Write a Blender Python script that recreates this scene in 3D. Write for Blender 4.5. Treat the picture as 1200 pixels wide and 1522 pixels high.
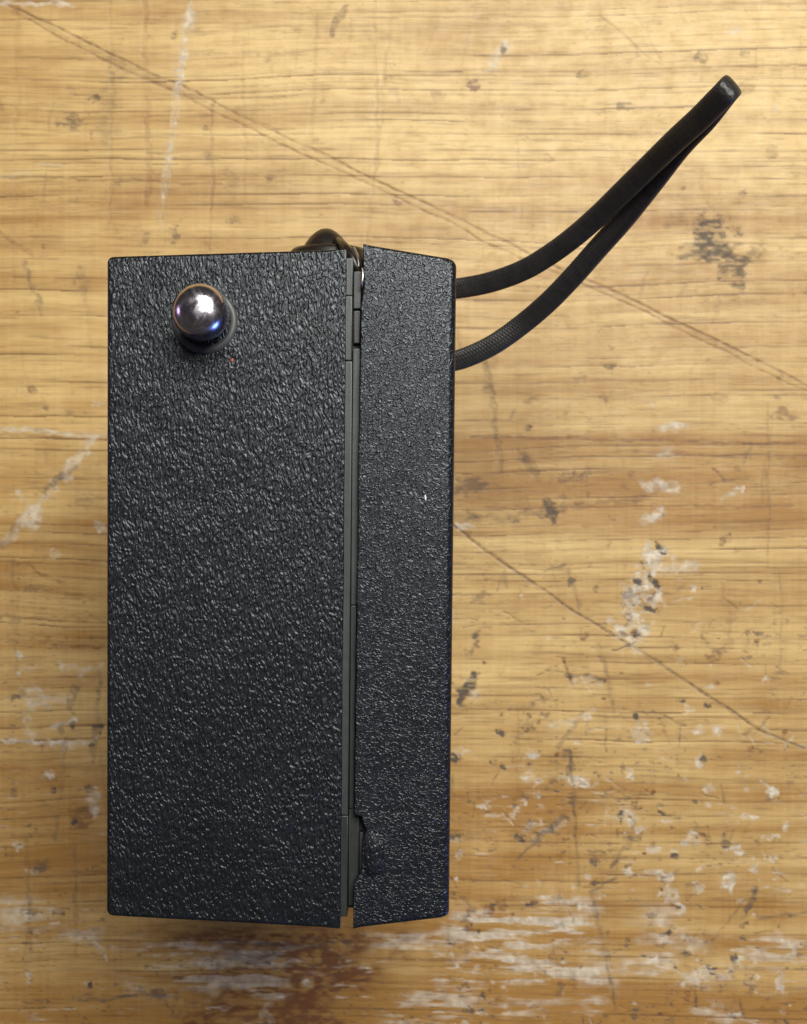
import bpy, bmesh, math, random
import numpy as np
from mathutils import Vector

for o in list(bpy.data.objects):
    bpy.data.objects.remove(o)
SC = bpy.context.scene
COL = SC.collection

# ---------------------------------------------------------------- camera
# metres; the photographed case stands 0.10 m tall on the table (z = 0),
# the lens is 0.15 m above its upper end and looks straight down.
TOP, DIST = 0.100, 0.150
SP = 7.0e-5                                   # metres per photo pixel on the upper end
def scale_at(z): return SP * (TOP + DIST - z) / DIST
def P(px, py, z=TOP):
    s = scale_at(z)
    return Vector(((px - 600.0) * s, (761.0 - py) * s, z))

cam = bpy.data.cameras.new('camera')
camo = bpy.data.objects.new('camera', cam)
COL.objects.link(camo)
camo.location = (0, 0, TOP + DIST)
cam.sensor_fit = 'HORIZONTAL'
cam.sensor_width = 36.0
cam.lens = 36.0 * DIST / (1200 * SP)
cam.clip_start, cam.clip_end = 0.005, 20.0
cam.dof.use_dof = True
cam.dof.focus_distance = DIST + 0.0005
cam.dof.aperture_fstop = 190.0
SC.camera = camo

# ---------------------------------------------------------------- light
w = bpy.data.worlds.new('World'); SC.world = w; w.use_nodes = True
bg = w.node_tree.nodes['Background']
bg.inputs[0].default_value = (0.95, 0.86, 0.78, 1)
bg.inputs[1].default_value = 0.055

def area(name, loc, target, size, power, color, shape='DISK'):
    l = bpy.data.lights.new(name, 'AREA')
    l.shape = shape; l.size = size; l.energy = power; l.color = color
    o = bpy.data.objects.new(name, l); COL.objects.link(o)
    o.location = loc
    o.rotation_euler = (Vector(target) - Vector(loc)).to_track_quat('-Z', 'Y').to_euler()
    return o
area('ceiling_lamp', (0.13, 0.27, 0.62), (0.05, 0.09, 0.0), 0.36, 6.1, (1.0, 0.965, 0.89))
area('blue_screen_glow', (0.42, -0.38, 0.125), (0.0, -0.02, 0.09), 0.20, 1.0, (0.16, 0.30, 1.0))
area('violet_lamp_glow', (-0.50, 0.06, 0.22), (-0.02, 0.02, 0.10), 0.12, 0.16, (0.85, 0.6, 1.0))

SC.view_settings.view_transform = 'Standard'
SC.view_settings.look = 'None'
SC.view_settings.exposure = 0.0
SC.view_settings.gamma = 1.0

# ---------------------------------------------------------------- node helpers
class NT:
    def __init__(self, name):
        self.m = bpy.data.materials.new(name); self.m.use_nodes = True
        self.t = self.m.node_tree
        self.b = self.t.nodes['Principled BSDF']
    def n(self, typ, **kw):
        nd = self.t.nodes.new(typ)
        for k, v in kw.items(): setattr(nd, k, v)
        return nd
    def put(self, sock, v):
        if isinstance(v, bpy.types.NodeSocket): self.t.links.new(v, sock)
        elif v is not None: sock.default_value = v
    def math(self, op, a, b=None, c=None, clamp=False):
        nd = self.n('ShaderNodeMath', operation=op, use_clamp=clamp)
        for i, v in enumerate((a, b, c)):
            if v is not None: self.put(nd.inputs[i], v)
        return nd.outputs[0]
    def mix(self, f, a, b, mode='MIX'):
        nd = self.n('ShaderNodeMix', data_type='RGBA', blend_type=mode)
        self.put(nd.inputs['Factor'], f)
        self.put(nd.inputs[6], (*a, 1) if isinstance(a, tuple) and len(a) == 3 else a)
        self.put(nd.inputs[7], (*b, 1) if isinstance(b, tuple) and len(b) == 3 else b)
        return nd.outputs[2]
    def noise(self, vec, scale, detail=2.0, rough=0.5, dist=0.0):
        nd = self.n('ShaderNodeTexNoise')
        self.put(nd.inputs['Vector'], vec)
        nd.inputs['Scale'].default_value = scale
        nd.inputs['Detail'].default_value = detail
        nd.inputs['Roughness'].default_value = rough
        nd.inputs['Distortion'].default_value = dist
        return nd.outputs['Fac']
    def mapping(self, vec, rot=(0, 0, 0), scale=(1, 1, 1), loc=(0, 0, 0)):
        nd = self.n('ShaderNodeMapping')
        self.put(nd.inputs['Vector'], vec)
        nd.inputs['Rotation'].default_value = rot
        nd.inputs['Scale'].default_value = scale
        nd.inputs['Location'].default_value = loc
        return nd.outputs[0]
    def rng(self, v, a, b, c=0.0, d=1.0, smooth=False):
        nd = self.n('ShaderNodeMapRange')
        if smooth: nd.interpolation_type = 'SMOOTHSTEP'
        self.put(nd.inputs['Value'], v)
        for k, x in zip(('From Min', 'From Max', 'To Min', 'To Max'), (a, b, c, d)):
            nd.inputs[k].default_value = x
        return nd.outputs[0]
    def bump(self, h, strength, dist):
        nd = self.n('ShaderNodeBump')
        self.put(nd.inputs['Height'], h)
        nd.inputs['Strength'].default_value = strength
        nd.inputs['Distance'].default_value = dist
        self.t.links.new(nd.outputs[0], self.b.inputs['Normal'])
    def obj(self):
        return self.n('ShaderNodeTexCoord').outputs['Object']
    def set(self, **kw):
        for k, v in kw.items():
            self.put(self.b.inputs[k.replace('_', ' ')], (*v, 1) if isinstance(v, tuple) and len(v) == 3 else v)
        return self.m

# ---------------------------------------------------------------- materials
def plastic(name, angle, stretch, strength, base, scale=3700.0, rough=(0.31, 0.39), ridge=0.0):
    """moulded black plastic with a leathery, wormy grain"""
    M = NT(name); c = M.obj()
    warp = M.n('ShaderNodeTexNoise'); M.put(warp.inputs['Vector'], c)
    warp.inputs['Scale'].default_value = 260.0; warp.inputs['Detail'].default_value = 1.0
    vm = M.n('ShaderNodeVectorMath', operation='MULTIPLY_ADD')
    M.put(vm.inputs[0], warp.outputs['Color']); vm.inputs[1].default_value = (0.0013,) * 3; M.put(vm.inputs[2], c)
    v = M.mapping(vm.outputs[0], rot=(0, 0, angle), scale=(1, 1 / stretch, 1))
    n1 = M.noise(v, scale, 0.6, 0.5, 0.55)
    cells = M.rng(n1, 0.36, 0.64, 0.0, 1.0, True)
    if ridge:
        worm = M.rng(M.math('ABSOLUTE', M.math('SUBTRACT', n1, 0.5)), 0.0, 0.11, 1.0, 0.0, True)
        cells = M.math('ADD', M.math('MULTIPLY', cells, 1 - ridge), M.math('MULTIPLY', worm, ridge))
    wear = M.noise(c, 60.0, 3.0, 0.6)                     # grain rubbed flatter in places
    h = M.math('ADD', cells, M.math('MULTIPLY', M.noise(v, scale * 2.3, 1.0), 0.25))
    h = M.math('MULTIPLY', h, M.rng(wear, 0.3, 0.65, 0.70, 1.0))
    M.bump(h, strength, 0.000085)
    ro = M.rng(M.math('ADD', M.math('MULTIPLY', wear, 0.7), M.math('MULTIPLY', n1, 0.3)), 0.3, 0.7, *rough)
    col = M.mix(M.rng(M.noise(c, 800, 2), 0.35, 0.7), base, tuple(x * 1.7 for x in base))
    return M.set(Base_Color=col, Roughness=ro, IOR=1.5, Specular_Tint=(0.86, 0.93, 1.0))

MAT_BODY = plastic('black_grained_plastic', math.radians(-28), 2.3, 0.72, (0.0035, 0.0042, 0.0055))
MAT_COVER = plastic('black_pebbled_plastic', math.radians(20), 1.0, 0.66, (0.0042, 0.0052, 0.0075), 2500, (0.29, 0.37), 0.6)

def smooth_plastic(name, col, rough, sc=900):
    M = NT(name); c = M.obj()
    n = M.noise(c, sc, 3, 0.6)
    streak = M.noise(M.mapping(c, scale=(1, 0.06, 1)), 2200, 2)
    M.bump(M.math('ADD', n, streak), 0.25, 0.00005)
    f = M.rng(M.math('ADD', M.math('MULTIPLY', n, .5), M.math('MULTIPLY', streak, .5)), .35, .65)
    return M.set(Base_Color=M.mix(f, tuple(x * .75 for x in col), tuple(x * 1.2 for x in col)), Roughness=rough)
MAT_STRIP = smooth_plastic('grey_seam_plastic', (0.030, 0.036, 0.038), 0.40)
MAT_STRIP2 = smooth_plastic('dark_seam_plastic', (0.018, 0.022, 0.0225), 0.40)
MAT_CORE = smooth_plastic('dark_liner_plastic', (0.010, 0.010, 0.010), 0.6)
MAT_KNOB = smooth_plastic('brown_black_knob', (0.016, 0.012, 0.010), 0.32, 500)
MAT_COLLAR = smooth_plastic('grey_collar', (0.075, 0.078, 0.074), 0.45)

def chrome():
    M = NT('worn_chrome'); c = M.obj()
    n = M.noise(c, 500, 4, 0.65, 1.2)
    M.bump(M.noise(M.mapping(c, rot=(0, 0, .6), scale=(1, .15, 1)), 2500, 2, .5, 1.0), 0.10, 0.00003)
    return M.set(Base_Color=M.mix(M.rng(n, .35, .65), (0.52, 0.47, 0.58), (0.74, 0.71, 0.79)),
                 Metallic=1.0, Roughness=M.rng(n, .35, .65, .12, .30))
MAT_CHROME = chrome()
M = NT('dull_steel'); MAT_STEEL = M.set(Base_Color=M.mix(M.noise(M.obj(), 900, 3), (.45, .43, .38), (.75, .72, .66)), Metallic=1.0, Roughness=0.4)

def strap_mat():
    M = NT('black_woven_cord')
    uv = M.n('ShaderNodeTexCoord').outputs['UV']
    def wave(rot, sc):
        nd = M.n('ShaderNodeTexWave', wave_type='BANDS', bands_direction='X')
        M.put(nd.inputs['Vector'], M.mapping(uv, rot=(0, 0, rot)))
        nd.inputs['Scale'].default_value = sc; nd.inputs['Distortion'].default_value = 0.6
        nd.inputs['Detail'].default_value = 1.0
        return nd.outputs['Fac']
    a, b = wave(math.radians(40), 900), wave(math.radians(-40), 900)
    h = M.math('MAXIMUM', a, b)
    M.bump(h, 0.38, 0.00010)
    f = M.rng(M.noise(uv, 900, 3), .3, .7)
    return M.set(Base_Color=M.mix(f, (0.008, 0.008, 0.008), (0.020, 0.018, 0.016)), Roughness=0.46,
                 Sheen_Weight=0.08)
MAT_STRAP = strap_mat()
M = NT('white_lint'); MAT_LINT = M.set(Base_Color=M.mix(M.noise(M.obj(), 3000), (.6, .6, .6), (.85, .85, .85)), Roughness=.8)
M = NT('red_lint'); MAT_RED = M.set(Base_Color=M.mix(M.noise(M.obj(), 3000), (.45, .05, .05), (.6, .12, .1)), Roughness=.8)

# ---------------------------------------------------------------- the table
TS = scale_at(0.0)                            # metres per photo pixel on the table

def _axis(lo, hi, step, far, grow=1.16):
    a = list(np.arange(lo, hi + step, step))
    s, x, up = step, a[-1], []
    while x < hi + far: s = min(s * grow, 40); x += s; up.append(x)
    s, x, dn = step, a[0], []
    while x > lo - far: s = min(s * grow, 40); x -= s; dn.append(x)
    return np.array(dn[::-1] + a + up)
US = _axis(-30, 1230, 1.75, 1500)
VS = _axis(-30, 1552, 1.45, 1500)
U, V = np.meshgrid(US, VS)                    # rows = v

def vnoise(u, v, seed):
    t = np.random.default_rng(seed).random((256, 256))
    iu, iv = np.floor(u).astype(int), np.floor(v).astype(int)
    fu, fv = u - iu, v - iv
    fu = fu * fu * (3 - 2 * fu); fv = fv * fv * (3 - 2 * fv)
    g = lambda a, b: t[b & 255, a & 255]
    return (g(iu, iv) * (1 - fu) + g(iu + 1, iv) * fu) * (1 - fv) + (g(iu, iv + 1) * (1 - fu) + g(iu + 1, iv + 1) * fu) * fv
def fbm(u, v, su, sv, seed, octv=3):
    s, a, tot = 0, 1.0, 0
    for k in range(octv):
        s = s + a * vnoise(u / su * 2 ** k + 17.3 * k, v / sv * 2 ** k + 9.1 * k, seed + k); tot += a; a *= 0.55
    return s / tot
def ss(x, a, b):
    t = np.clip((x - a) / (b - a), 0, 1); return t * t * (3 - 2 * t)

Z0 = np.zeros_like(U)
L = {k: Z0.copy() for k in ('grain', 'dark', 'white', 'brown', 'tone', 'deep')}
def window(u0, u1, v0, v1):
    i0, i1 = np.searchsorted(US, [u0, u1]); j0, j1 = np.searchsorted(VS, [v0, v1])
    return slice(j0, j1), slice(i0, i1)
def over(layer, sl, m):
    L[layer][sl] = 1 - (1 - L[layer][sl]) * (1 - np.clip(m, 0, 1))
_seed = [100]
def stroke(layer, pts, width, amp=1.0, rag=0.5, breakup=0.3, deep=0.0):
    """a scratch or streak along a polyline, ragged and broken up"""
    _seed[0] += 7; sd = _seed[0]
    pu = [p[0] for p in pts]; pv = [p[1] for p in pts]; m = width * 2 + 14
    sl = window(min(pu) - m, max(pu) + m, min(pv) - m, max(pv) + m)
    u, v = U[sl], V[sl]
    if u.size == 0: return
    uu = u + (vnoise(u / 9, v / 9, sd) - .5) * width * rag * 2 + (vnoise(u / 45, v / 45, sd + 3) - .5) * 5
    vv = v + (vnoise(u / 9, v / 9, sd + 1) - .5) * width * rag * 2 + (vnoise(u / 45, v / 45, sd + 4) - .5) * 5
    d = np.full(u.shape, 1e9)
    for (a, b), (c, e) in zip(pts[:-1], pts[1:]):
        l2 = (c - a) ** 2 + (e - b) ** 2 + 1e-9
        t = np.clip(((uu - a) * (c - a) + (vv - b) * (e - b)) / l2, 0, 1)
        d = np.minimum(d, np.hypot(uu - a - t * (c - a), vv - b - t * (e - b)))
    mk = 1 - ss(d, width * 0.25, width * 0.5 + 1.3)
    mk = mk * (1 - breakup * ss(fbm(u, v, 26, 26, sd + 2, 3), 0.42, 0.66)) * (.6 + .7 * ss(fbm(u, v, 9, 4, sd + 6, 2), .3, .7))
    over(layer, sl, mk * amp)
    if deep: over('deep', sl, mk * deep)
def blob(layer, cu, cv, ru, rv, ang=0, amp=1.0, rag=0.55, ns=14, grain=1.0, deep=0.0, soft=0.5):
    """an irregular patch"""
    _seed[0] += 7; sd = _seed[0]
    r = max(ru, rv) * 1.7 + 6
    sl = window(cu - r, cu + r, cv - r, cv + r)
    u, v = U[sl], V[sl]
    if u.size == 0: return
    c, s = math.cos(math.radians(ang)), math.sin(math.radians(ang))
    x = ((u - cu) * c + (v - cv) * s) / ru; y = (-(u - cu) * s + (v - cv) * c) / rv
    ns = min(ns, max(4.5, 1.1 * min(ru, rv)))
    n = fbm(u, v, ns * grain, ns / grain, sd, 4) - .5
    d = np.sqrt(x * x + y * y) + n * (rag + .25) * 2.6
    mk = (1 - ss(d, 1 - soft, 1.0 + soft * .3)) * amp
    mk = mk * (.40 + 1.1 * ss(fbm(u, v, 11, 4.5, sd + 5, 3), .30, .66))
    over(layer, sl, mk)
    if deep: over('deep', sl, mk * deep)

# growth rings: long nearly level lines, sagging a little to the right lower down
wv = V - (U - 600) * 0.011 * (V / 1522 - .15) + (fbm(U, V, 620, 260, 3, 2) - .5) * 34 + (fbm(U, V, 120, 60, 5, 2) - .5) * 5
rs = np.random.default_rng(11)
edges, x = [], -1700.0
while x < 3300:
    x += rs.choice([rs.uniform(6, 10), rs.uniform(10, 17), rs.uniform(17, 30)], p=[.36, .46, .18]); edges.append(x)
edges = np.array(edges); k = np.searchsorted(edges, wv).clip(1, len(edges) - 1)
ph = (wv - edges[k - 1]) / (edges[k] - edges[k - 1]); wd = edges[k] - edges[k - 1]
sharp = 1 - ss((1 - ph) * wd, 0.6, 3.6)
grad = ph ** 2
st = rs.random(len(edges))
along = ss(vnoise(U / 170 + k * 3.7, k * 1.31 + 0 * U, 21), .25, .8)
L['grain'] = np.clip((sharp * .78 + grad * .30) * (st[k] * .85 + .15) * (.25 + .85 * along), 0, 1)
fib = fbm(U, wv, 190, 3.4, 31, 3); fib2 = fbm(U, wv, 34, 3.2, 35, 2); dash = ss(fbm(U, wv, 60, 3.0, 38, 3), .60, .80)
L['grain'] = np.clip(L['grain'] * (.55 + .9 * fib2) + (fib - .5) * .55 + (fib2 - .5) * .30 + dash * .38 + .03, 0, 1)
saw = fbm(U, V, 4.5, 150, 61, 3) - .5            # faint upright saw and plane marks
# slow colour drift and browner bands of the timber; overall browner towards the bottom
tone = .36 + (fbm(U, V, 700, 120, 41, 3) - .5) * .8 + (fbm(U, wv, 330, 16, 45, 3) - .5) * .85 + (fbm(U, V, 60, 45, 47, 3) - .5) * .45 + saw * .17
def band(v0, v1, f, u0=-9e3, u1=9e3, amt=.3, fu=90):
    return amt * ss(wv, v0 - f, v0 + f) * (1 - ss(wv, v1 - f, v1 + f)) * ss(U, u0 - fu, u0 + fu) * (1 - ss(U, u1 - fu, u1 + fu))
tone += band(258, 330, 9, -9e3, 420, .30) + band(642, 790, 8, 640, 9e3, .34) + band(648, 800, 10, -9e3, 200, .22)
tone += band(275, 345, 14, 960, 9e3, .28) + band(1190, 1300, 16, 640, 900, .22) + band(1470, 1600, 12, 0, 9e3, .30)
tone += band(1230, 1330, 14, -9e3, 250, .25) + ss(V, 400, 1500) * .36 - band(-200, 240, 80, 350, 9e3, .22)
L['tone'] = np.clip(tone, 0, 1)
pore = ss(fbm(U, wv, 9, 3.5, 71, 2), .66, .86) * (.25 + .5 * ss(V, 500, 1300)) * ss(fbm(U, V, 120, 60, 75, 3), .35, .6)
L['dark'] = np.clip(pore * .8, 0, 1)
L['white'] = ss(fbm(U, wv, 26, 5, 81, 3), .66, .84) * ss(V, 850, 1350) * ss(fbm(U, V, 110, 60, 85, 3), .42, .62) * .6

# knocks and fine cross-cuts all over: faint, roughly upright
rnd = random.Random(5)
for _ in range(120):
    u0, v0 = rnd.uniform(-300, 1500), rnd.uniform(-300, 1800); ln = rnd.uniform(20, 170); a = rnd.gauss(90, 9)
    stroke('brown' if rnd.random() < .5 else 'dark', [(u0, v0), (u0 + ln * math.cos(math.radians(a)), v0 + ln * math.sin(math.radians(a)))],
           rnd.uniform(1.5, 6), rnd.uniform(.05, .22), .6, .8)
for (u0, v0, u1, v1, wd_, am) in ((164, 0, 162, 330, 7, .22), (214, 0, 219, 300, 9, .24), (315, 150, 313, 372, 5, .32), (470, 20, 462, 200, 6, .16),
        (555, 0, 560, 250, 6, .22), (583, 0, 545, 360, 6, .20), (360, 60, 362, 300, 6, .14), (262, 30, 259, 60, 5, .3), (24, 0, 20, 420, 8, .10),
        (1140, 600, 1142, 860, 4, .22), (1160, 850, 1162, 1000, 3, .2), (722, 540, 745, 700, 9, .34), (770, 670, 800, 715, 12, .30), (846, 1120, 860, 1325, 5, .5),
        (880, 1330, 915, 1500, 7, .42), (845, 850, 860, 915, 6, .35), (890, 960, 912, 1060, 8, .3), (20, 830, 22, 1000, 7, .18), (40, 1250, 44, 1420, 7, .22),
        (150, 1000, 138, 1130, 8, .38), (96, 1100, 80, 1250, 7, .28), (110, 1250, 112, 1420, 6, .3), (505, 120, 520, 30, 5, .10)):
    stroke('brown' if v1 < 420 else 'dark', [(u0, v0), ((u0 + u1) / 2 + 2, (v0 + v1) / 2), (u1, v1)], wd_, am, .4, .5, .15)

# the long double score running down to the right, and the single one below it
A = [(-260, -130), (20, 10), (160, 78), (270, 128), (400, 190), (560, 268), (690, 328), (780, 374), (882, 420), (967, 458), (1120, 533), (1210, 578), (1500, 720)]
stroke('brown', A, 3.0, .52, .25, .45, .45)
stroke('dark', A, 2.2, .16, .25, .5)
B = [(40, 28), (150, 88), (262, 138), (396, 203), (470, 238), (560, 279), (688, 340), (770, 384), (880, 428), (960, 463), (1110, 538), (1205, 584)]
stroke('brown', B, 3.0, .45, .25, .5, .35)
stroke('brown', [(20, 14), (150, 82), (230, 118), (300, 148)], 13, .26, .3, .4)
stroke('brown', [(860, 415), (960, 458), (1110, 530)], 10, .22, .3, .4)
Cc = [(560, 690), (680, 785), (760, 845), (845, 903), (915, 945), (960, 972), (1060, 1040), (1130, 1085), (1195, 1112)]
stroke('dark', Cc, 3.0, .50, .2, .4, .5)
stroke('brown', Cc, 5.0, .35, .3, .4)
stroke('brown', [(890, 20), (960, 80), (985, 95)], 3, .3)
stroke('brown', [(930, 0), (985, 90)], 3, .12)
# upper left: pale streak, dark spots, greenish smear
blob('white', 272, 80, 9, 85, 9, .62, .35, 10, .5, soft=.8); blob('white', 252, 230, 7, 95, 8, .50, .4, 10, .5, soft=.9); blob('white', 283, 22, 11, 22, 8, .4, .4, 10, .6, soft=.9)
blob('dark', 142, 146, 11, 7, 0, .55); blob('dark', 104, 182, 22, 11, -20, .45); blob('dark', 258, 52, 5, 6, 0, .5)
blob('dark', 166, 120, 16, 42, 0, .20, soft=.9); blob('dark', 160, 190, 18, 40, 0, .18, soft=.9)
stroke('dark', [(511, 14), (500, 34), (495, 50)], 9, .62, .4, .2)
blob('dark', 215, 355, 9, 12, 0, .35); blob('dark', 260, 352, 8, 14, 0, .5); blob('dark', 350, 327, 12, 6, 0, .42); blob('brown', 403, 262, 8, 8, 0, .5)
blob('brown', 590, 300, 8, 6, 0, .6); blob('dark', 310, 230, 7, 9, 0, .3); blob('brown', 345, 275, 14, 22, 0, .25)
stroke('white', [(0, 3), (108, 6)], 9, .55); stroke('white', [(0, 262), (45, 258)], 5, .3); stroke('white', [(50, 244), (90, 246)], 4, .3)
stroke('brown', [(0, 345), (25, 362), (50, 380)], 6, .4); stroke('brown', [(-20, 262), (140, 268), (330, 272)], 3.5, .45)
# upper right
stroke('white', [(752, 66), (738, 88), (728, 108)], 15, .55, .5, .2); blob('dark', 749, 74, 7, 9, 0, .45); blob('brown', 705, 127, 10, 8, 0, .6)
blob('dark', 867, 112, 11, 8, 0, .4); blob('dark', 926, 157, 13, 9, 0, .38); blob('dark', 1044, 86, 11, 11, 0, .4); blob('dark', 1108, 80, 8, 6, 0, .3)
blob('dark', 1108, 128, 20, 13, 0, .26); blob('brown', 650, 140, 14, 12, 0, .3); blob('brown', 812, 235, 10, 9, 0, .32); blob('dark', 1146, 230, 10, 12, 0, .28)
blob('white', 1152, 162, 8, 8, 0, .4); blob('white', 1094, 46, 12, 5, 0, .4); blob('brown', 1104, 289, 6, 8, 0, .7)
stroke('brown', [(655, 30), (632, 80)], 5, .16); stroke('brown', [(710, 10), (690, 80)], 6, .14)
# smeared grey blot under the strap's end
blob('dark', 1058, 350, 34, 34, 20, .62, .7, 20); blob('dark', 1092, 398, 36, 20, 30, .55, .8, 16); blob('dark', 1030, 375, 26, 14, 0, .45, .8, 14)
blob('dark', 1010, 325, 30, 14, 0, .22, .6, 18, soft=.9); blob('dark', 1130, 375, 26, 12, -20, .30, .8, 14); stroke('dark', [(1010, 385), (1060, 372), (1105, 362)], 8, .35)
stroke('white', [(1015, 360), (1060, 358)], 9, .25); stroke('brown', [(965, 398), (955, 430), (950, 448)], 7, .35); stroke('brown', [(1035, 408), (1010, 440)], 4, .3)
stroke('brown', [(1070, 435), (1060, 480)], 5, .2)
# right of the case
blob('brown', 730, 560, 10, 50, 0, .16, soft=.9); blob('dark', 724, 577, 8, 10, 0, .45); blob('dark', 785, 636, 7, 6, 0, .7); blob('dark', 903, 543, 13, 6, 0, .45)
blob('dark', 862, 562, 14, 8, 0, .28); stroke('dark', [(782, 598), (798, 590)], 8, .3); stroke('dark', [(755, 620), (764, 608)], 6, .3)
blob('white', 969, 601, 3.5, 4, 0, .95); blob('white', 1000, 634, 28, 8, -8, .50, .35); blob('white', 993, 677, 28, 12, 0, .36, .35); blob('white', 985, 722, 32, 12, 4, .58, .4)
blob('white', 973, 768, 20, 11, -20, .58, .35); blob('white', 1090, 733, 20, 5, -25, .5); stroke('dark', [(1060, 695), (1078, 712)], 5, .4); stroke('dark', [(1058, 718), (1110, 712)], 5, .3)
stroke('dark', [(1118, 662), (1106, 688)], 6, .35); stroke('brown', [(700, 650), (850, 652), (1000, 656), (1210, 660)], 4.5, .60, .25, .3); stroke('brown', [(900, 672), (1030, 676), (1200, 680)], 4, .4)
blob('brown', 1165, 618, 18, 12, 0, .42); blob('brown', 1072, 592, 18, 10, 0, .25)
blob('dark', 690, 722, 32, 14, 0, .42, .6, 16, 1.6); blob('dark', 790, 690, 20, 10, 60, .32, .6); stroke('dark', [(675, 768), (740, 772), (800, 760), (835, 755)], 13, .42, .6, .5)
blob('dark', 818, 758, 15, 18, -20, .60, .6); stroke('dark', [(810, 745), (822, 778)], 7, .5); stroke('brown', [(820, 758), (900, 748), (965, 740)], 9, .5, .6, .4); blob('dark', 865, 708, 14, 9, -20, .5); blob('brown', 848, 712, 24, 7, 0, .45)
blob('dark', 762, 772, 9, 9, 0, .55); blob('dark', 703, 768, 10, 8, 0, .5); blob('white', 690, 782, 16, 5, 0, .5); blob('brown', 1080, 803, 13, 8, -30, .75); stroke('brown', [(1030, 752), (1180, 752)], 4, .45)
blob('dark', 735, 740, 40, 40, 0, .14, .5, 20, soft=1.0); blob('dark', 718, 886, 14, 9, -15, .35, .9, 7); stroke('dark', [(740, 880), (750, 850), (755, 875)], 4, .4); stroke('dark', [(812, 850), (842, 842)], 3.5, .5)
# chipped lilac-grey patch
for (cu, cv, ru, rv, an, am) in ((972, 822, 16, 13, 0, .75), (980, 838, 20, 18, 0, .55), (960, 852, 14, 22, 0, .60), (942, 880, 20, 18, 0, .60), (968, 890, 16, 22, 0, .55), (938, 915, 14, 20, 0, .60), (955, 930, 14, 16, 0, .55), (925, 938, 9, 12, 0, .6), (940, 960, 12, 14, 0, .5)):
    blob('white', cu, cv, ru, rv, an, am, .8, 9, deep=.5)
for (cu, cv, ru, rv, an, am) in ((965, 858, 6, 6, 0, .95), (948, 866, 7, 5, 0, .7), (945, 941, 7, 7, 0, .75), (960, 840, 7, 5, 0, .5), (975, 868, 4, 12, -40, .75), (966, 905, 20, 4, 15, .7), (934, 918, 6, 12, 10, .55), (935, 885, 10, 9, 0, .4), (982, 816, 4, 14, -40, .7), (968, 890, 5, 10, 30, .5)):
    blob('dark', cu, cv, ru, rv, an, am, .7, 7, deep=.6)
blob('white', 1020, 846, 28, 14, -10, .42, .5); blob('brown', 944, 942, 8, 12, 0, .5); blob('brown', 1062, 975, 14, 10, -30, .55); stroke('brown', [(1090, 915), (1082, 960)], 12, .30, .6); stroke('white', [(1128, 893), (1108, 908)], 5, .4)
# dark chip beside the case, small cuts
stroke('dark', [(707, 1006), (694, 1022), (686, 1040)], 17, .80, .35, .1, .6); stroke('white', [(706, 1004), (694, 1016)], 6, .28); blob('white', 704, 1030, 10, 10, 0, .35)
stroke('brown', [(836, 980), (843, 1000), (850, 1018)], 4, .85, .2, .1, .6); stroke('dark', [(842, 1004), (880, 1002), (892, 1008)], 5, .65, .4, .2); blob('white', 873, 1012, 24, 9, 0, .42)
stroke('dark', [(718, 930), (705, 950), (702, 968)], 7, .40, .6, .5); blob('dark', 707, 943, 5, 8, 30, .5); blob('dark', 850, 866, 7, 9, 0, .55); blob('brown', 870, 946, 7, 7, 0, .6); blob('dark', 1130, 945, 22, 5, 12, .42, .9, 6)
blob('white', 950, 1092, 17, 19, 20, .55, .4, 10); blob('dark', 945, 1068, 5, 6, 0, .7); stroke('white', [(875, 1062), (845, 1078), (825, 1080)], 12, .42, .5); stroke('dark', [(868, 1060), (830, 1110)], 6, .30)
blob('white', 790, 1122, 17, 9, 0, .65, .5); stroke('dark', [(842, 1118), (850, 1135), (846, 1150)], 10, .55, .5); blob('dark', 745, 1090, 8, 5, 25, .75); blob('dark', 786, 1080, 9, 7, 0, .5); blob('dark', 678, 1128, 14, 9, 20, .75); blob('white', 685, 1118, 10, 6, 0, .4)
stroke('dark', [(835, 1215), (820, 1235), (795, 1252)], 13, .55, .5, .25); stroke('white', [(835, 1222), (800, 1246)], 13, .35); stroke('dark', [(800, 1250), (765, 1278)], 5, .45, .6); blob('white', 790, 1225, 14, 6, 0, .4)
blob('white', 862, 1160, 22, 10, 20, .75, .6); blob('white', 790, 1156, 14, 8, 0, .65); blob('white', 937, 1213, 15, 13, 0, .6, .4); blob('white', 952, 1232, 14, 4, 0, .5); stroke('brown', [(952, 1172), (946, 1200)], 4, .5)
blob('white', 1028, 1248, 12, 13, -30, .78); blob('white', 1054, 1172, 10, 8, 0, .7); blob('white', 1148, 1177, 12, 7, 0, .75); blob('white', 1095, 1262, 11, 7, 20, .75); blob('dark', 1077, 1250, 7, 16, -10, .6); blob('white', 1112, 1214, 13, 5, 0, .65)
blob('white', 1146, 1244, 15, 5, 0, .65); blob('white', 1085, 1310, 11, 13, 30, .65); blob('white', 1147, 1277, 8, 6, 0, .6); blob('white', 1168, 1228, 6, 7, 0, .6); blob('white', 1040, 1087, 11, 9, 0, .7); blob('white', 1067, 1087, 9, 10, 0, .7); blob('white', 1042, 1132, 9, 12, 0, .6); blob('dark', 1046, 1132, 5, 12, 0, .6)
stroke('dark', [(945, 1245), (925, 1262), (912, 1285)], 8, .48, .5); blob('dark', 940, 1248, 14, 5, 0, .4); stroke('dark', [(875, 1265), (890, 1280)], 6, .4); stroke('dark', [(915, 1305), (880, 1325)], 5, .6); blob('white', 935, 1295, 8, 7, 0, .6)
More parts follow.
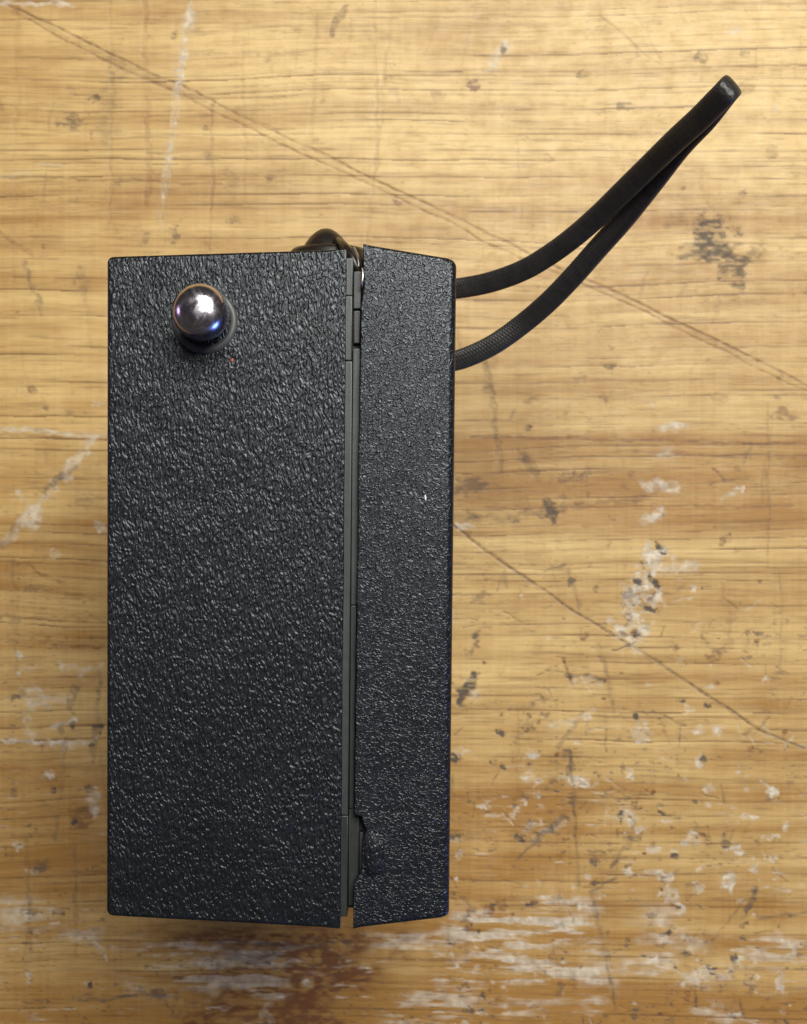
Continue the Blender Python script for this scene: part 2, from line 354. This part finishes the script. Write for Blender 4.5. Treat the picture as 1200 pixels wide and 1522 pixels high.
stroke('white', [(965, 1262), (985, 1262)], 8, .6); stroke('white', [(968, 1296), (995, 1298), (996, 1330), (1012, 1348)], 13, .62, .7, .4); stroke('dark', [(1122, 1320), (1115, 1345), (1108, 1362)], 9, .62, .6); blob('dark', 1122, 1322, 6, 5, 0, .7); stroke('dark', [(1105, 1340), (1060, 1400)], 4, .35); stroke('dark', [(1130, 1362), (1200, 1355)], 5, .4)
# worn patches along the lower edge: finish scuffed through to pale wood, broken along the grain
def worn(u0, u1, v0, v1, thr, amp, fu=24, fv=10, su=60, sv=9):
    _seed[0] += 7; sd = _seed[0]
    sl = window(u0 - 90, u1 + 90, v0 - 50, v1 + 50); u, v = U[sl], V[sl]
    e = (fbm(u, v, 34, 22, sd + 9, 3) - .5)
    box = ss(u + e * 70, u0 - fu, u0 + fu) * (1 - ss(u + e * 70, u1 - fu, u1 + fu)) * ss(v + e * 34, v0 - fv, v0 + fv) * (1 - ss(v + e * 34, v1 - fv, v1 + fv))
    n = fbm(u, wv[sl], su, sv, sd, 4)
    over('white', sl, box * ss(n, thr, thr + .14) * amp * (1 - .75 * L['grain'][sl]))
worn(672, 880, 1362, 1412, .40, .85); worn(672, 900, 1418, 1462, .42, .85); worn(790, 880, 1332, 1356, .42, .75); worn(676, 720, 1462, 1502, .45, .65)
worn(870, 900, 1400, 1470, .40, .62); worn(955, 1002, 1345, 1460, .38, .66); worn(930, 1000, 1425, 1452, .42, .8); worn(1010, 1045, 1380, 1415, .40, .6); worn(1020, 1095, 1438, 1462, .40, .7); worn(1085, 1195, 1395, 1432, .38, .74)
worn(850, 900, 1480, 1502, .42, .6); worn(740, 780, 1480, 1515, .45, .6); worn(1045, 1080, 1495, 1520, .40, .7); worn(790, 840, 1482, 1496, .45, .6)
worn(185, 330, 1400, 1436, .40, .66); worn(195, 420, 1436, 1478, .44, .60); worn(330, 480, 1405, 1440, .45, .48); worn(0, 60, 1338, 1372, .40, .70); worn(0, 150, 1376, 1396, .42, .60); worn(30, 60, 1500, 1530, .4, .5); worn(560, 680, 1385, 1420, .46, .55); worn(600, 690, 1440, 1520, .48, .6)
worn(-600, -60, 1330, 1480, .48, .6); worn(1260, 1700, 1380, 1470, .46, .6); worn(-300, 1300, 1590, 1700, .5, .5); worn(560, 660, 1490, 1530, .5, .5)
# left of the case
stroke('white', [(0, 637), (60, 641), (110, 645), (155, 648)], 7, .60, .35, .2); stroke('brown', [(0, 646), (80, 650), (150, 654)], 4, .35)
stroke('white', [(138, 652), (112, 688), (88, 715), (60, 748), (30, 780), (0, 812)], 15, .50, .55, .3); stroke('dark', [(108, 692), (92, 712), (66, 732)], 11, .58, .55, .3); stroke('dark', [(30, 782), (0, 810)], 10, .25, .5); blob('white', 50, 765, 18, 18, -40, .45, .6)
stroke('dark', [(38, 390), (48, 420), (56, 445), (62, 470)], 7, .42, .6, .45); blob('dark', 122, 420, 12, 18, 0, .28, .7); blob('brown', 48, 578, 10, 8, 0, .45); blob('dark', 70, 607, 6, 5, 0, .4); blob('dark', 105, 613, 6, 5, 0, .4); blob('white', 146, 601, 9, 5, 0, .6)
blob('white', 30, 738, 8, 10, 0, .4); blob('white', 148, 782, 10, 9, 20, .55); blob('dark', 120, 748, 18, 10, 0, .3); blob('white', 80, 825, 8, 7, 0, .5)
stroke('brown', [(0, 832), (40, 836), (62, 855), (95, 866)], 6, .45); stroke('brown', [(0, 918), (100, 920), (155, 922)], 8, .3); stroke('brown', [(60, 955), (110, 960), (155, 962)], 5, .5); stroke('brown', [(100, 884), (140, 890)], 6, .4); blob('dark', 50, 874, 20, 7, 0, .3)
blob('white', 28, 974, 7, 6, 0, .65); blob('white', 42, 995, 12, 7, 0, .35); blob('white', 27, 1002, 4, 5, 0, .6); stroke('white', [(95, 988), (125, 1000), (148, 990)], 10, .4, .6)
blob('white', 52, 1036, 19, 20, 30, .50, .5, 10); stroke('white', [(60, 1045), (105, 1036)], 16, .50, .5); stroke('dark', [(112, 1022), (106, 1055)], 10, .45, .6); blob('dark', 28, 1036, 12, 8, 0, .55); stroke('white', [(45, 1060), (45, 1090)], 14, .35, .6)
stroke('white', [(75, 1080), (115, 1070)], 10, .65, .6); stroke('white', [(0, 1098), (50, 1102), (110, 1106), (142, 1102)], 7, .62, .5, .2); blob('white', 95, 1108, 22, 8, 0, .65); blob('dark', 145, 1082, 7, 9, 0, .75); blob('dark', 137, 1108, 6, 5, 0, .6); blob('dark', 92, 1082, 6, 10, 0, .5)
blob('white', 72, 1150, 9, 9, 0, .45); blob('dark', 80, 1174, 7, 6, 0, .75); blob('dark', 132, 1172, 7, 8, 0, .55); blob('white', 140, 1185, 14, 16, 20, .40); blob('dark', 112, 1222, 8, 8, 0, .65); blob('brown', 125, 1215, 20, 16, 0, .5); blob('white', 142, 1205, 9, 9, 0, .5)
blob('white', 25, 1255, 14, 8, 0, .55); blob('dark', 62, 1290, 12, 12, 0, .5); blob('white', 50, 1296, 14, 5, 0, .4); blob('dark', 88, 1355, 10, 8, 0, .6); blob('dark', 50, 1356, 16, 5, 0, .4); blob('white', 42, 1452, 9, 6, 0, .5); stroke('white', [(143, 1405), (160, 1425)], 8, .5); stroke('dark', [(118, 1485), (160, 1488), (205, 1482)], 5, .65)
# red-brown stain with the case's shadow painted into it; dark scuffs below the case
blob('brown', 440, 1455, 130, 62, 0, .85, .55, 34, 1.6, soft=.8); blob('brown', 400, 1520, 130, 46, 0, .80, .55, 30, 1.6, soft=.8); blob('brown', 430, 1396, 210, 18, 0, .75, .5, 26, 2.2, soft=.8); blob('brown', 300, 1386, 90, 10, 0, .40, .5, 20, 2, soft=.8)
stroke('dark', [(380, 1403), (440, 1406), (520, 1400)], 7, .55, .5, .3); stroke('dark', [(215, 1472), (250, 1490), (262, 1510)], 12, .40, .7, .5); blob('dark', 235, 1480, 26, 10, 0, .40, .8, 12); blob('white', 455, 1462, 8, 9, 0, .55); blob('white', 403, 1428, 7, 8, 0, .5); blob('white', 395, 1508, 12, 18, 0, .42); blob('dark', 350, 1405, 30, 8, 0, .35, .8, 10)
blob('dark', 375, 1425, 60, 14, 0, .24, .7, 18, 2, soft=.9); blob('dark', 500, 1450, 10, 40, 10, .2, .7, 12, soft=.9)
# countless little nicks, thickest lower right
for _ in range(820):
    if rnd.random() < .62: u0, v0 = rnd.uniform(660, 1300), 1560 - abs(rnd.gauss(0, 330))
    else: u0, v0 = rnd.uniform(-200, 1400), rnd.uniform(-200, 1800)
    q = rnd.random(); low = v0 > 850
    lay = 'dark' if q < .48 else ('white' if q < .78 and low else 'brown')
    r = rnd.uniform(1.6, 5.0) * (1.5 if rnd.random() < .12 else 1)
    blob(lay, u0, v0, r * rnd.uniform(1, 2.4), r, rnd.choice([0, 0, 90, rnd.uniform(0, 180)]), rnd.uniform(.2, .72) * (1 if low else .5), .8, 6, deep=.3)
for _ in range(130):
    u0, v0 = rnd.uniform(660, 1250), rnd.uniform(880, 1560); a = math.radians(rnd.uniform(0, 180)); ln = rnd.uniform(10, 34)
    stroke(rnd.choice(['dark', 'dark', 'brown', 'white']), [(u0, v0), (u0 + ln * math.cos(a), v0 + ln * math.sin(a))], rnd.uniform(1.5, 3.5), rnd.uniform(.25, .5), .8, .5, .3)

def table():
    nv, nu = U.shape
    X = (U - 600) * TS; Y = (761 - V) * TS
    Z = -(L['deep'] * .00016 + L['grain'] * .00003 + L['dark'] * .00003)
    Z = Z - Z.max() - 1e-5
    co = np.stack([X, Y, Z], -1).reshape(-1, 3).astype(np.float32)
    idx = np.arange(nv * nu).reshape(nv, nu)
    q = np.stack([idx[:-1, :-1], idx[1:, :-1], idx[1:, 1:], idx[:-1, 1:]], -1).reshape(-1, 4)
    # slab edge and underside
    ring = np.concatenate([idx[0, :], idx[1:, -1], idx[-1, -2::-1], idx[-2:0:-1, 0]])
    low = co[ring].copy(); low[:, 2] = -0.03
    base = len(co); co = np.concatenate([co, low]); nr = len(ring)
    i = np.arange(nr); j = (i + 1) % nr
    side = np.stack([ring[i], ring[j], base + j, base + i], -1)
    quads = np.concatenate([q, side]).astype(np.int32)
    me = bpy.data.meshes.new('table_top')
    me.vertices.add(len(co)); me.vertices.foreach_set('co', co.ravel())
    me.loops.add(quads.size); me.loops.foreach_set('vertex_index', quads.ravel())
    me.polygons.add(len(quads)); me.polygons.foreach_set('loop_start', np.arange(0, quads.size, 4, dtype=np.int32))
    me.polygons.foreach_set('use_smooth', np.concatenate([np.ones(len(q), bool), np.zeros(nr, bool)]))
    me.update(calc_edges=True)
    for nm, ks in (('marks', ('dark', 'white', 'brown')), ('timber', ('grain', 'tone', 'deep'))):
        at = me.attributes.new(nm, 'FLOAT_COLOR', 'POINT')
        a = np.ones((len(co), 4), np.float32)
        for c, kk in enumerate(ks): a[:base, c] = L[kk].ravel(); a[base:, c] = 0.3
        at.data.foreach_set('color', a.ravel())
    M = NT('worn_varnished_wood'); c = M.obj()
    def att(nm):
        s = M.n('ShaderNodeSeparateColor'); t = M.n('ShaderNodeAttribute', attribute_name=nm)
        M.t.links.new(t.outputs['Color'], s.inputs[0]); return s.outputs
    dk, wh, br = att('marks'); gr, tn, dp = att('timber')
    fine = M.noise(M.mapping(c, scale=(1, 16, 1)), 190, 4, 0.65)
    mott = M.noise(c, 330, 4, 0.6)
    tone_ = M.math('ADD', tn, M.math('MULTIPLY', M.math('SUBTRACT', fine, 0.5), 0.55))
    col = M.mix(M.rng(tone_, 0, 1), (0.690, 0.490, 0.200), (0.35, 0.178, 0.040))
    col = M.mix(M.math('MULTIPLY', gr, 0.80), col, (0.165, 0.080, 0.022))
    col = M.mix(M.math('MULTIPLY', M.rng(mott, .5, .8), .22), col, (0.26, 0.16, 0.08))
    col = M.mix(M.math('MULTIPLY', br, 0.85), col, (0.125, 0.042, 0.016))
    wcol = M.mix(M.rng(M.noise(c, 600, 3), .35, .65), (0.43, 0.385, 0.31), (0.74, 0.68, 0.55))
    col = M.mix(M.math('MULTIPLY', wh, 0.88), col, wcol)
    col = M.mix(M.math('MULTIPLY', dk, 0.90), col, (0.052, 0.044, 0.042))
    rough = M.math('ADD', M.rng(mott, .3, .7, .42, .56), M.math('MULTIPLY', M.math('ADD', wh, dk), .18))
    M.bump(M.math('ADD', fine, M.math('MULTIPLY', mott, .4)), 0.25, 0.0001)
    me.materials.append(M.set(Base_Color=col, Roughness=rough, Specular_IOR_Level=0.42))
    o = bpy.data.objects.new('table_top', me); COL.objects.link(o)
    o['kind'] = 'structure'; o['label'] = 'worn varnished pine table top with scratches and pale scuffs'
    o['category'] = 'table top'
    return o
table()

# ---------------------------------------------------------------- mesh helpers
def link(name, me, mat, parent, smooth=True):
    me.materials.append(mat)
    if smooth:
        for p in me.polygons: p.use_smooth = True
    o = bpy.data.objects.new(name, me); COL.objects.link(o)
    if parent: o.parent = parent; o.matrix_parent_inverse = parent.matrix_world.inverted()
    return o

def arc_corner(p, a, b, r, n=6):
    """round the corner p between neighbours a and b"""
    p, a, b = Vector(p), Vector(a), Vector(b)
    da, db = (a - p).normalized(), (b - p).normalized()
    half = da.angle(db) / 2; t = r / math.tan(half)
    c = p + (da + db).normalized() * (r / math.sin(half)); s, e = p + da * t, p + db * t
    out = []
    for k in range(n + 1):
        v = (s - c).lerp(e - c, k / n)
        out.append(tuple(c + v.normalized() * r))
    return out

def prism(name, outline, bevels, z0, z1, mat, parent, steps=7, draft=0.0, ztop=None):
    """outline: photo-pixel points on the upper end (counter-clockwise seen from above after flip);
    bevels: rounding of the upper edge, in pixels, per point"""
    pts = [Vector(((x - 600) * SP, (761 - y) * SP)) for x, y in outline]
    n = len(pts)
    area2 = sum(pts[i].x * pts[(i + 1) % n].y - pts[(i + 1) % n].x * pts[i].y for i in range(n))
    if area2 < 0: pts.reverse(); bevels = bevels[::-1]
    inn = []
    for i in range(n):
        e1 = (pts[i] - pts[i - 1]).normalized(); e2 = (pts[(i + 1) % n] - pts[i]).normalized()
        n1, n2 = Vector((-e1.y, e1.x)), Vector((-e2.y, e2.x))
        m = n1 + n2
        inn.append(m / max(0.35, m.dot(n1)) if m.length > 1e-6 else n1)
    bm = bmesh.new(); rings = []
    def ring(off, z): rings.append([bm.verts.new((*(pts[i] + inn[i] * off(i)), z(i))) for i in range(n)])
    ring(lambda i: 0.0, lambda i: z0)
    ring(lambda i: 0.0, lambda i: z0 + (z1 - z0) * .5)
    for k in range(steps + 1):
        a = math.pi / 2 * k / steps
        ring(lambda i: bevels[i] * SP * (1 - math.cos(a)), lambda i: z1 - bevels[i] * SP * (1 - math.sin(a)))
    ring(lambda i: (bevels[i] + 0.8) * SP, lambda i: z1)
    for r0, r1 in zip(rings[:-1], rings[1:]):
        for i in range(n):
            bm.faces.new((r0[i], r0[(i + 1) % n], r1[(i + 1) % n], r1[i]))
    top = bm.faces.new(rings[-1]); bot = bm.faces.new(rings[0][::-1])
    bmesh.ops.triangulate(bm, faces=[top, bot])
    bmesh.ops.recalc_face_normals(bm, faces=bm.faces[:])
    me = bpy.data.meshes.new(name); bm.to_mesh(me); bm.free()
    o = link(name, me, mat, parent)
    return o

def wobble(p0, p1, n, amp, seed):
    r = random.Random(seed); out = []
    for k in range(1, n):
        t = k / n
        out.append((p0[0] + (p1[0] - p0[0]) * t + r.uniform(-amp, amp), p0[1] + (p1[1] - p0[1]) * t))
    return out

def lathe(name, prof, mat, parent, loc, axis='Z', seg=48):
    bm = bmesh.new(); rings = []
    for r, h in prof:
        if r < 1e-7: rings.append([bm.verts.new((0, 0, h))])
        else: rings.append([bm.verts.new((r * math.cos(2 * math.pi * k / seg), r * math.sin(2 * math.pi * k / seg), h)) for k in range(seg)])
    for a, b in zip(rings[:-1], rings[1:]):
        for k in range(seg):
            k2 = (k + 1) % seg
            if len(a) == 1 and len(b) == 1: continue
            if len(a) == 1: bm.faces.new((a[0], b[k], b[k2]))
            elif len(b) == 1: bm.faces.new((a[k], a[k2], b[0]))
            else: bm.faces.new((a[k], a[k2], b[k2], b[k]))
    bmesh.ops.recalc_face_normals(bm, faces=bm.faces[:])
    me = bpy.data.meshes.new(name); bm.to_mesh(me); bm.free()
    o = link(name, me, mat, parent)
    o.location = loc
    if axis == 'Y': o.rotation_euler = (-math.pi / 2, 0, 0)
    return o

# ---------------------------------------------------------------- the radio
radio = bpy.data.objects.new('pocket_radio', None); COL.objects.link(radio)
radio.empty_display_size = 0.01
radio.location = P(418, 871); radio.location.z = 0.0
bpy.context.view_layer.update()
radio['label'] = 'black grained plastic pocket radio standing on end, chrome aerial tip on top, looped wrist strap'
radio['category'] = 'radio'

# main half of the case
TL, TR, BR, BL = (159, 381), (515, 370), (506, 1381), (158, 1362)
ol, bv = [], []
for p in arc_corner(TL, BL, TR, 9): ol.append(p); bv.append(6)
for p in wobble(TL, TR, 12, 0, 1): ol.append((p[0], p[1])); bv.append(5)
ol.append(TR); bv.append(1.6)
for p in wobble(TR, BR, 34, .5, 2): ol.append(p); bv.append(1.6)
ol.append(BR); bv.append(1.6)
for p in wobble(BR, BL, 12, 0, 3): ol.append(p); bv.append(5)
for p in arc_corner(BL, BR, TL, 10): ol.append(p); bv.append(6)
shell = prism('case_half', ol, bv, 0.0, TOP, MAT_BODY, radio)
shell['label'] = 'wider case half with diagonal leathery grain'

# back cover with its chipped seam edge
TL, TR, BR, BL = (540, 362), (679, 385), (668, 1364), (525, 1381)
ol, bv = [TL], [1.5]
for p in wobble(TL, TR, 12, 0, 1): ol.append(p); bv.append(6)
for p in arc_corner(TR, TL, BR, 13): ol.append(p); bv.append(10)
for p in wobble(TR, BR, 8, 0, 1): ol.append(p); bv.append(12)
for p in arc_corner(BR, TR, BL, 10): ol.append(p); bv.append(10)
for p in wobble(BR, BL, 12, 0, 1): ol.append(p); bv.append(6)
ol.append(BL); bv.append(1.5)
seam = [(525.4, 1345), (526, 1322), (527.5, 1312), (531, 1306), (536, 1299), (538, 1287), (538.5, 1272), (539.5, 1258), (541, 1246), (544, 1238), (544.5, 1232), (541, 1226), (538, 1220), (536.5, 1215), (532, 1212.5), (527.5, 1212)]
for p in seam: ol.append(p); bv.append(1.5)
for p in [(527, 1200)] + wobble((527, 1200), (534.5, 560), 22, .8, 9) + [(534.5, 560), (535.5, 520), (536, 480), (536.5, 455), (538.5, 440), (540, 428), (541, 418), (540, 405)]:
    ol.append(p); bv.append(2.2)
cover = prism('back_cover', ol, bv, 0.0, TOP, MAT_COVER, radio)
cover['label'] = 'narrower back cover with chipped notch low on its seam edge'

# liner filling the seam between both halves
def box(name, x0, x1, y0, y1, zt, mat, parent, bev=1.5, z0=0.0):
    return prism(name, [(x0[0], y0), (x1[0], y0), (x1[1], y1), (x0[1], y1)], [bev] * 4, z0, zt, mat, parent, 3)
box('seam_liner', (508, 500), (560, 552), 412, 1358, TOP - .0022, MAT_CORE, radio, .5)
def xa(y): return 514.0 - 9.0 * (y - 370) / 1010     # seam edge of the wide half
def strip(a, b, y0, y1, zt, mat):
    return box('seam_strip', (xa(y0) + a, xa(y1) + a), (xa(y0) + b, xa(y1) + b), y0, y1, zt, mat, radio, 1.2, TOP - .006)
strip(-1.5, 10.6, 381, 437.2, TOP - .0009, MAT_STRIP)
strip(-1.5, 10.2, 438.2, 534.6, TOP - .0007, MAT_STRIP)
strip(-1.5, 10.9, 535.6, 1214, TOP - .0008, MAT_STRIP)
strip(-1.5, 10.7, 1215.2, 1366, TOP - .0008, MAT_STRIP2)
strip(11.6, 23.5, 400, 456.5, TOP - .0012, MAT_STRIP2)
strip(12.2, 22.0, 458.6, 508, TOP - .0014, MAT_STRIP2)
strip(11.6, 22.5, 516, 900, TOP - .0010, MAT_STRIP)
strip(11.8, 20.0, 901, 1205, TOP - .0011, MAT_STRIP2)
strip(11.8, 27.0, 1206, 1352, TOP - .0014, MAT_STRIP2)
strip(28.0, 33.0, 1240, 1312, TOP - .0009, MAT_CORE)

# aerial: collar, rod and rounded tip
ac = P(305, 477)
collar = lathe('aerial_collar', [(0.00262, -.0012), (0.00262, .00015), (0.0028, .0003), (0.00315, .0003), (0.0034, .00012), (0.00344, -.0012)], MAT_COLLAR, radio, ac)
tip_c = Vector((-0.0204, 0.0201, TOP))
prof = [(0.0, -.002), (.0020, -.002), (.0020, .0019), (.0025, .0023)]
R, hz, cz = .00284, .0026, .0049
for k in range(0, 25):
    a = -1.0 + (math.pi / 2 + 1.0) * k / 24
    ca, sa = max(0.0, math.cos(a)), math.sin(a)
    e = .78
    prof.append((R * ca ** e if k < 24 else 0.0, cz + hz * (abs(sa) ** e) * (1 if sa > 0 else -1)))
prof = [p for p in prof]
tip = lathe('aerial_tip', prof, MAT_CHROME, radio, tip_c, seg=64)
tip['label'] = 'rounded chrome aerial tip'

# knob on the upper side, half hidden behind the case
kx = P(482, 372, .090)
kprof = [(0.00275, -.0030), (.00272, .0002), (.00262, .0010), (.00240, .0019), (.00205, .0027), (.00160, .0034), (.00110, .0039), (.0006, .00425), (0.0, .0044)]
knob = lathe('side_knob', kprof, MAT_KNOB, radio, Vector((kx.x, .0272, .0895)), 'Y', 40)
knob.scale = (1.12, 1.15, 1.0); knob.location.x += .0002
knob['label'] = 'dark rounded knob on the upper side of the case'
kb = lathe('knob_base', [(0.0, -.003), (.0040, -.003), (.0040, .0015), (.0037, .0019), (.0026, .0020)], MAT_KNOB, radio, Vector((0, 0, 0)), 'Z', 40)
kb.parent = knob; kb.matrix_parent_inverse.identity(); kb.location = (.0003, 0, 0)

def tube(name, pts, rx, rz, mat, parent, seg=14, twist=None, uvs=False, wdir=None, flat=3.0):
    """band with a rounded flat cross-section swept along pts"""
    n = len(pts); bm = bmesh.new(); uvl = bm.loops.layers.uv.new('UVMap'); rings = []; acc = [0.0]
    for i in range(1, n): acc.append(acc[-1] + (pts[i] - pts[i - 1]).length)
    side0 = None
    for i in range(n):
        t = (pts[min(i + 1, n - 1)] - pts[max(i - 1, 0)]).normalized()
        s = wdir[i] - t * wdir[i].dot(t); s.normalize()
        u = t.cross(s)
        tw = twist[i] if twist else 0.0
        s2 = s * math.cos(tw) + u * math.sin(tw); u2 = u * math.cos(tw) - s * math.sin(tw)
        r = []
        for k in range(seg):
            a = 2 * math.pi * k / seg; c, d = math.cos(a), math.sin(a)
            p = 2 / flat
            r.append(bm.verts.new(pts[i] + s2 * (rx * abs(c) ** p * (1 if c > 0 else -1)) + u2 * (rz * abs(d) ** p * (1 if d > 0 else -1))))
        rings.append(r)
    per = 4 * rx
    for i in range(n - 1):
        for k in range(seg):
            f = bm.faces.new((rings[i][k], rings[i][(k + 1) % seg], rings[i + 1][(k + 1) % seg], rings[i + 1][k]))
            for lp, (ii, kk) in zip(f.loops, ((i, k), (i, k + 1), (i + 1, k + 1), (i + 1, k))):
                lp[uvl].uv = (acc[ii], kk / seg * per)
    bm.faces.new(rings[0][::-1]); bm.faces.new(rings[-1])
    bmesh.ops.recalc_face_normals(bm, faces=bm.faces[:])
    me = bpy.data.meshes.new(name); bm.to_mesh(me); bm.free()
    return link(name, me, mat, parent)

def spline(ctrl, per=14):
    """Catmull-Rom through 3-D points"""
    c = [ctrl[0] * 2 - ctrl[1]] + ctrl + [ctrl[-1] * 2 - ctrl[-2]]; out = []
    for i in range(1, len(c) - 2):
        p0, p1, p2, p3 = c[i - 1:i + 3]
        for k in range(per):
            t = k / per
            out.append(.5 * ((2 * p1) + (p2 - p0) * t + (2 * p0 - 5 * p1 + 4 * p2 - p3) * t * t + (3 * p1 - p0 - 3 * p2 + p3) * t ** 3))
    out.append(ctrl[-1]); return out

# tab running from the knob into the seam, with a bright metal clip beside it
tp = [P(500, 374, .0885), P(508, 368, .0905), P(515, 370, .0935), P(523, 379, .0955), P(530, 397, .096), P(533, 415, .0955)]
tp = spline(tp, 8)
tube('knob_tab', tp, .00052, .0014, MAT_KNOB, radio, 12, wdir=[Vector((1, 1, 0))] * len(tp))
cp = spline([P(527, 372, .0955), P(531, 381, .096), P(534, 390, .0965), P(535, 400, .0968)], 6)
tube('metal_clip', cp, .00022, .0007, MAT_STEEL, radio, 10, wdir=[Vector((1, .5, 0))] * len(cp))
fl = spline([P(538.6, 398, TOP - .0002), P(539.5, 408, TOP + .0001), P(538.5, 420, TOP + .0001), P(537, 428, TOP - .0004)], 5)
tube('bare_edge_flake', fl, .00013, .00012, MAT_STEEL, cover, 8, wdir=[Vector((1, 0, 0))] * len(fl))

# wrist strap: one flat woven band looped back on itself, both ends at the cover's corner
upper = [Vector((-.0015, .0250, .0440)), Vector((.0005, .0290, .0442)), P(640, 432, .0445), P(685, 428, .045), P(730, 419, .047), P(777, 402, .050), P(815, 380, .053), P(852, 353, .057), P(890, 320, .061),
         P(928, 283, .066), P(966, 246, .071), P(1005, 208, .077), P(1040, 176, .0815), P(1064, 152, .0845), P(1078, 138, .0860)]
lower = [P(1070, 150, .0815), P(1048, 178, .0790), P(1010, 219, .0735), P(968, 274, .0675), P(928, 325, .062), P(890, 368, .0575), P(852, 411, .0535), P(815, 449, .050), P(775, 483, .0470), P(732, 513, .0458), P(688, 533, .0450), Vector((.0052, .0212, .0446)), Vector((.0030, .0209, .0445))]
bend = [P(1085, 130.5, .0857), P(1087.5, 128, .0846), P(1086, 130, .0834), P(1080, 137, .0826)]
ctrl = upper + bend + lower
sp = spline(ctrl, 10)
tot = len(sp); wd_l = []; tw_l = []
for i in range(tot):
    t = sp[min(i + 1, tot - 1)] - sp[max(i - 1, 0)]; h = Vector((t.x, t.y, 0))
    wd_l.append(h)
# width direction: level, square to the strap's heading (kept the same round the fold)
fold0, fold1 = (len(upper) - 2) * 10, (len(upper) + len(bend) + 1) * 10
fx = Vector((P(1081, 131, .086) - P(966, 246, .071)).to_tuple()); fx.z = 0; fx.normalize()
for i in range(tot):
    h = wd_l[i]
    if i >= fold0 and i <= fold1: h = fx
    elif i > fold1: h = -h
    h = h.normalized() if h.length > 0 else fx
    wd_l[i] = Vector((-h.y, h.x, 0))
    f = i / (tot - 1)
    if i < fold0: tw = 0.55 * (1 - min(1, f / .22))
    elif i <= fold1: tw = 0.0
    else:
        g = (i - fold1) / (tot - 1 - fold1); tw = 0.38 * math.sin(math.pi * min(1, g / .55)) if g < .55 else -0.5 * (g - .55) / .45
    tw_l.append(tw)
for _ in range(60):
    tw_l = [tw_l[0]] + [(tw_l[i - 1] + tw_l[i] + tw_l[i + 1]) / 3 for i in range(1, tot - 1)] + [tw_l[-1]]
strap = tube('wrist_strap', sp, .00147, .00060, MAT_STRAP, radio, 20, twist=tw_l, wdir=wd_l, flat=3.2)
strap['label'] = 'flat woven black wrist strap looped back on itself'

# lint caught in the grain
def speck(name, px, py, rx, ry, mat, parent, ang=0):
    bm = bmesh.new(); bmesh.ops.create_icosphere(bm, subdivisions=2, radius=1.0)
    r = random.Random(int(px * 7 + py))
    for v in bm.verts: v.co *= r.uniform(.7, 1.15); v.co.x *= rx * SP; v.co.y *= ry * SP; v.co.z *= .00006
    me = bpy.data.meshes.new(name); bm.to_mesh(me); bm.free()
    o = link(name, me, mat, parent); c = P(px, py) ; c.z += .00008
    o.matrix_parent_inverse = parent.matrix_world.inverted(); o.location = c; o.rotation_euler = (0, 0, ang)
    return o
bpy.context.view_layer.update()
speck('white_lint', 632.5, 739.5, 1.5, 5, MAT_LINT, cover, .1)
speck('red_lint', 345.5, 535, 2.4, 2.6, MAT_RED, shell)

# pressed-in thumb-sized scuff beside the notch: a low swelling of the cover
def swelling(px, py, rx, ry, h):
    bm = bmesh.new(); n, rows = 40, 8; rr = random.Random(3); ring_prev = None
    wob = [rr.uniform(.9, 1.1) for _ in range(n)]
    top = bm.verts.new((0, 0, h)); prev = None
    for j in range(1, rows + 1):
        f = j / rows; cur = []
        for i in range(n):
            a = 2 * math.pi * i / n; x = rx * f * wob[i] * math.cos(a)
            cur.append(bm.verts.new((max(x, -(px - 541.5)) * SP, ry * f * wob[i] * math.sin(a) * SP, h * (1 - f ** 2.6) - (.00002 if j == rows else 0))))
        for i in range(n):
            if prev is None: bm.faces.new((top, cur[i], cur[(i + 1) % n]))
            else: bm.faces.new((prev[i], cur[i], cur[(i + 1) % n], prev[(i + 1) % n]))
        prev = cur
    bmesh.ops.remove_doubles(bm, verts=bm.verts[:], dist=1e-7)
    bmesh.ops.recalc_face_normals(bm, faces=bm.faces[:])
    me = bpy.data.meshes.new('dented_patch'); bm.to_mesh(me); bm.free()
    o = link('dented_patch', me, MAT_BODY, cover); o.location = P(px, py)
    o['label'] = 'coarser swollen patch beside the notch'
swelling(554, 1270, 19, 34, .00022)
